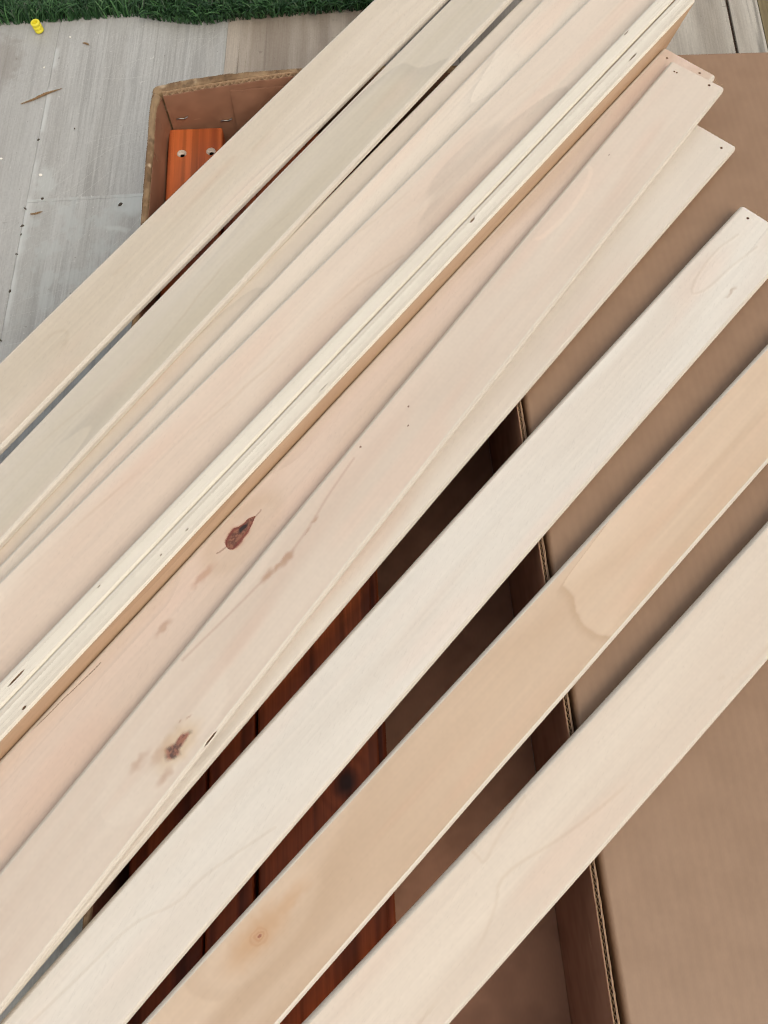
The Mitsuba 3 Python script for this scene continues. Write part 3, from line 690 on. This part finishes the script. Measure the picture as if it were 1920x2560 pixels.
# red stained planks lying along the box; (left x at y=0.70, left x at y=-0.10, width, far end y, top z, thickness)
RED = [
    ((-0.2462, 0.7095), (-0.2060, -0.10), 0.0612, -0.045, 0.022, 0.0, 'orange red stained plank with two countersunk holes, against the left box wall'),
    ((-0.1800, 0.690), (-0.1430, -0.10), 0.0385, -0.047, 0.022, 0.0, 'narrow red stained plank between the holed plank and the wide knotty one'),
    ((-0.1470, 0.700), (-0.1000, -0.10), 0.1030, -0.045, 0.022, 0.0, 'wide dark red stained plank with a black round knot'),
    ((-0.1400, 0.700), (-0.0960, -0.10), 0.1055, -0.069, 0.022, 0.0, 'red stained plank with beaded edge, second from the top of the right stack'),
    ((-0.1420, 0.700), (-0.0975, -0.10), 0.1060, -0.093, 0.022, 0.0, 'red stained plank third from the top of the right stack'),
]
for i, (far, near, w, zt, t, _, lab) in enumerate(RED):
    far, near = np.array(far), np.array(near)
    dv = np.r_[(far - near) / np.linalg.norm(far - near), 0]
    nv = np.array([dv[1], -dv[0], 0])
    s_far = np.linalg.norm(far - near) - 0.10
    org = np.r_[near + dv[:2] * 0.10, zt]                       # s = 0 at y of about 0

    def place2(v, dv=dv, nv=nv, org=org, t=t):
        return org + v[:, :1] * dv + v[:, 1:2] * nv + (v[:, 2:] - t) * np.array([0, 0, 1.0])

    hs = ()
    if i == 0:
        hs = [(s_far - 0.0350, 0.0162, 0.0052), (s_far - 0.0335, 0.0490, 0.0052)]
    body_w = w
    mesh, uv = timber(PLANKS + i, w, t, 0.0022 if i != 3 else 0.004, -0.44, s_far, place2, hs)
    k = thing('red_plank', lab, 'plank', 'red stained planks in the box')
    put(mesh, 'mat_stained', k, uv=uv, smooth=True)

# ------------------------------------------------------------------ small things on the floor
plug = thing('yellow_plastic_plug', 'small bright yellow ridged plastic plug by the edge of the grass', 'plug')
prof = [(0.0001, 0.0), (0.0070, 0.0), (0.0076, 0.001), (0.0076, 0.0045), (0.0068, 0.0055), (0.0060, 0.0062), (0.0060, 0.0078), (0.0070, 0.0085), (0.0077, 0.0095), (0.0077, 0.013), (0.0068, 0.0138),
        (0.0060, 0.0145), (0.0060, 0.0165), (0.0072, 0.0172), (0.0078, 0.0185), (0.0078, 0.0215), (0.0070, 0.0225), (0.0046, 0.0225), (0.0042, 0.0215), (0.0042, 0.014), (0.0001, 0.0138)]
m = trimesh.creation.revolve(np.array(prof), sections=40)
m.apply_scale((0.84, 0.84, 0.60))
m.apply_transform(trimesh.transformations.rotation_matrix(0.10, (0.3, -1, 0)))
m.apply_translation((-0.4872, 1.0105, FLOOR + 0.0020))
put(m, 'mat_yellow', 'body', plug, smooth=35)


def twig(pts, r0, r1, z=0.0):
    pts = np.array(pts, float)
    q = np.linspace(0, 1, 26)
    s = np.linspace(0, 1, len(pts))
    c = np.stack([np.interp(q, s, pts[:, k]) for k in (0, 1)], 1)
    c += 0.0006 * (meshkit.fbm(np.stack([q * 14, q * 0 + pts[0, 0] * 99, q * 0], 1), 2)[:, None] - 0.5)
    rows = []
    for k in range(8):
        th = 2 * np.pi * k / 7
        rr_ = np.interp(q, [0, 0.45, 0.6, 1], [r0, r1, r1 * 1.1, r0 * 0.6]) * (0.8 + 0.4 * meshkit.noise(np.stack([q * 30, q * 0 + k, q * 0], 1)))
        tn = np.gradient(c, axis=0)
        tn /= np.linalg.norm(tn, axis=1, keepdims=True)
        rows.append(np.c_[c + np.stack([-tn[:, 1], tn[:, 0]], 1) * (rr_ * math.cos(th))[:, None], FLOOR + z + 0.0008 + rr_ * 0.6 * (1 + math.sin(th))])
    return loft(rows)


for pts, r0, r1, lab in (([(-0.4939, 0.876), (-0.4780, 0.8835), (-0.4600, 0.8950), (-0.4407, 0.9046)], 0.0005, 0.0018, 'dry brown split twig lying on the grey floor, longest bit of litter'),
                         ([(-0.4526, 0.6926), (-0.4450, 0.6935), (-0.4378, 0.6970)], 0.0008, 0.0013, 'short brown twig bit beside the left floor seam near the box'),
                         ([(-0.4235, 0.9882), (-0.4190, 0.9870), (-0.4139, 0.9836)], 0.0007, 0.0013, 'short pale brown twig bit below the grass')):
    k = thing('dry_twig', lab, 'twig', 'dry twigs on the floor')
    put(twig(pts, r0, r1), 'mat_twig', k, smooth=True)
rng = np.random.default_rng(11)


def chip(x, y, z, size, seed):
    m = trimesh.creation.icosphere(2, 1.0)
    k = meshkit.noise(m.vertices * 1.7 + seed, seed)
    m.vertices *= (0.6 + 0.8 * k)[:, None] * np.array(size)
    m.apply_transform(trimesh.transformations.rotation_matrix(seed * 1.3, (0, 0, 1)))
    m.apply_translation((x, y, z + size[2] * 0.7))
    return m


for x, y, sz, mat, nm, lab in ((-0.3395, 0.7085, (0.0030, 0.0016, 0.0010), 'mat_dark_chip', 'dirt_crumb', 'dark dirt crumb in the whitened patch left of the box'),
                               (-0.4150, 0.834, (0.0012, 0.0011, 0.0008), 'mat_dark_chip', 'dirt_crumb', 'tiny dark round crumb on the grey floor below the long twig'),
                               (-0.4415, 0.718, (0.0018, 0.0016, 0.0009), 'mat_dark_chip', 'dirt_crumb', 'dark crumb at the end of the crosswise floor joint'),
                               (-0.4430, 1.000, (0.0013, 0.0010, 0.0007), 'mat_white_chip', 'white_chip', 'white chip on the grey floor right of the yellow plug'),
                               (-0.4720, 0.943, (0.0011, 0.0010, 0.0007), 'mat_white_chip', 'white_chip', 'white chip on the grey floor above the long twig'),
                               (-0.4490, 0.7560, (0.0024, 0.0016, 0.0010), 'mat_white_chip', 'white_chip', 'white chip of filler on the left floor seam'),
                               (-0.5050, 0.783, (0.0015, 0.0013, 0.0008), 'mat_white_chip', 'white_chip', 'white chip left of the left floor seam, upper one'),
                               (-0.4790, 0.598, (0.0014, 0.0011, 0.0008), 'mat_white_chip', 'white_chip', 'white chip left of the left floor seam, lower one')):
    k = thing(nm, lab, nm.split('_')[1])
    put(chip(x, y, FLOOR, sz, int(1000 * abs(x))), mat, k, smooth=True)
for n_, (y, q) in enumerate(((0.702, 0.0016), (0.675, 0.0016), (0.662, 0.0012), (0.632, 0.0013), (0.577, 0.0016), (0.507, 0.0014), (0.815, 0.0014))):
    ordinal = ('second from the far end', 'third from the far end', 'fourth from the far end', 'fifth from the far end', 'sixth from the far end', 'nearest of them all', 'farthest of them all')[n_]
    k = thing('dirt_crumb', f'dark dirt crumb in the left floor seam, {ordinal}', 'crumb', 'dirt crumbs in the left floor seam')
    put(chip(-0.461 + 0.0004 * ((n_ * 7) % 3), y, FLOOR - 0.0006, (q * 0.7, q * 1.5, 0.0012), n_ + 3), 'mat_dark_chip', k, smooth=True)

# loose fibres on the sawn ends of two slats
for key, (sx, so), dirs in (('plywood_strip_006', (0.5380, 0.052), ((0.6, 0.5), (0.9, 0.15), (0.3, 0.9))), ('plywood_strip_006', (0.5375, 0.058), ((0.8, 0.6),)), ('plywood_strip_008', (0.5325, 0.020), ((0.9, -0.3), (0.7, 0.4)))):
    sl = next(q for q in SLATS if q[0] == {'plywood_strip_006': 'S9', 'plywood_strip_008': 'S11'}[key])
    a = math.radians(sl[3])
    dv, nv = np.array([math.cos(a), math.sin(a), 0]), np.array([math.sin(a), -math.cos(a), 0])
    for u_, w_ in dirs:
        p0 = np.array([sl[1], sl[2], sl[5] - 0.0015]) + dv * (sx - 0.001) + nv * so
        put(tube([p0, p0 + (dv * u_ + nv * w_) * 0.0025 + [0, 0, 0.001], p0 + (dv * u_ + nv * w_) * 0.0055 + [0, 0, 0.0025]], 0.00022, 5), 'mat_liner', 'fibre', key)
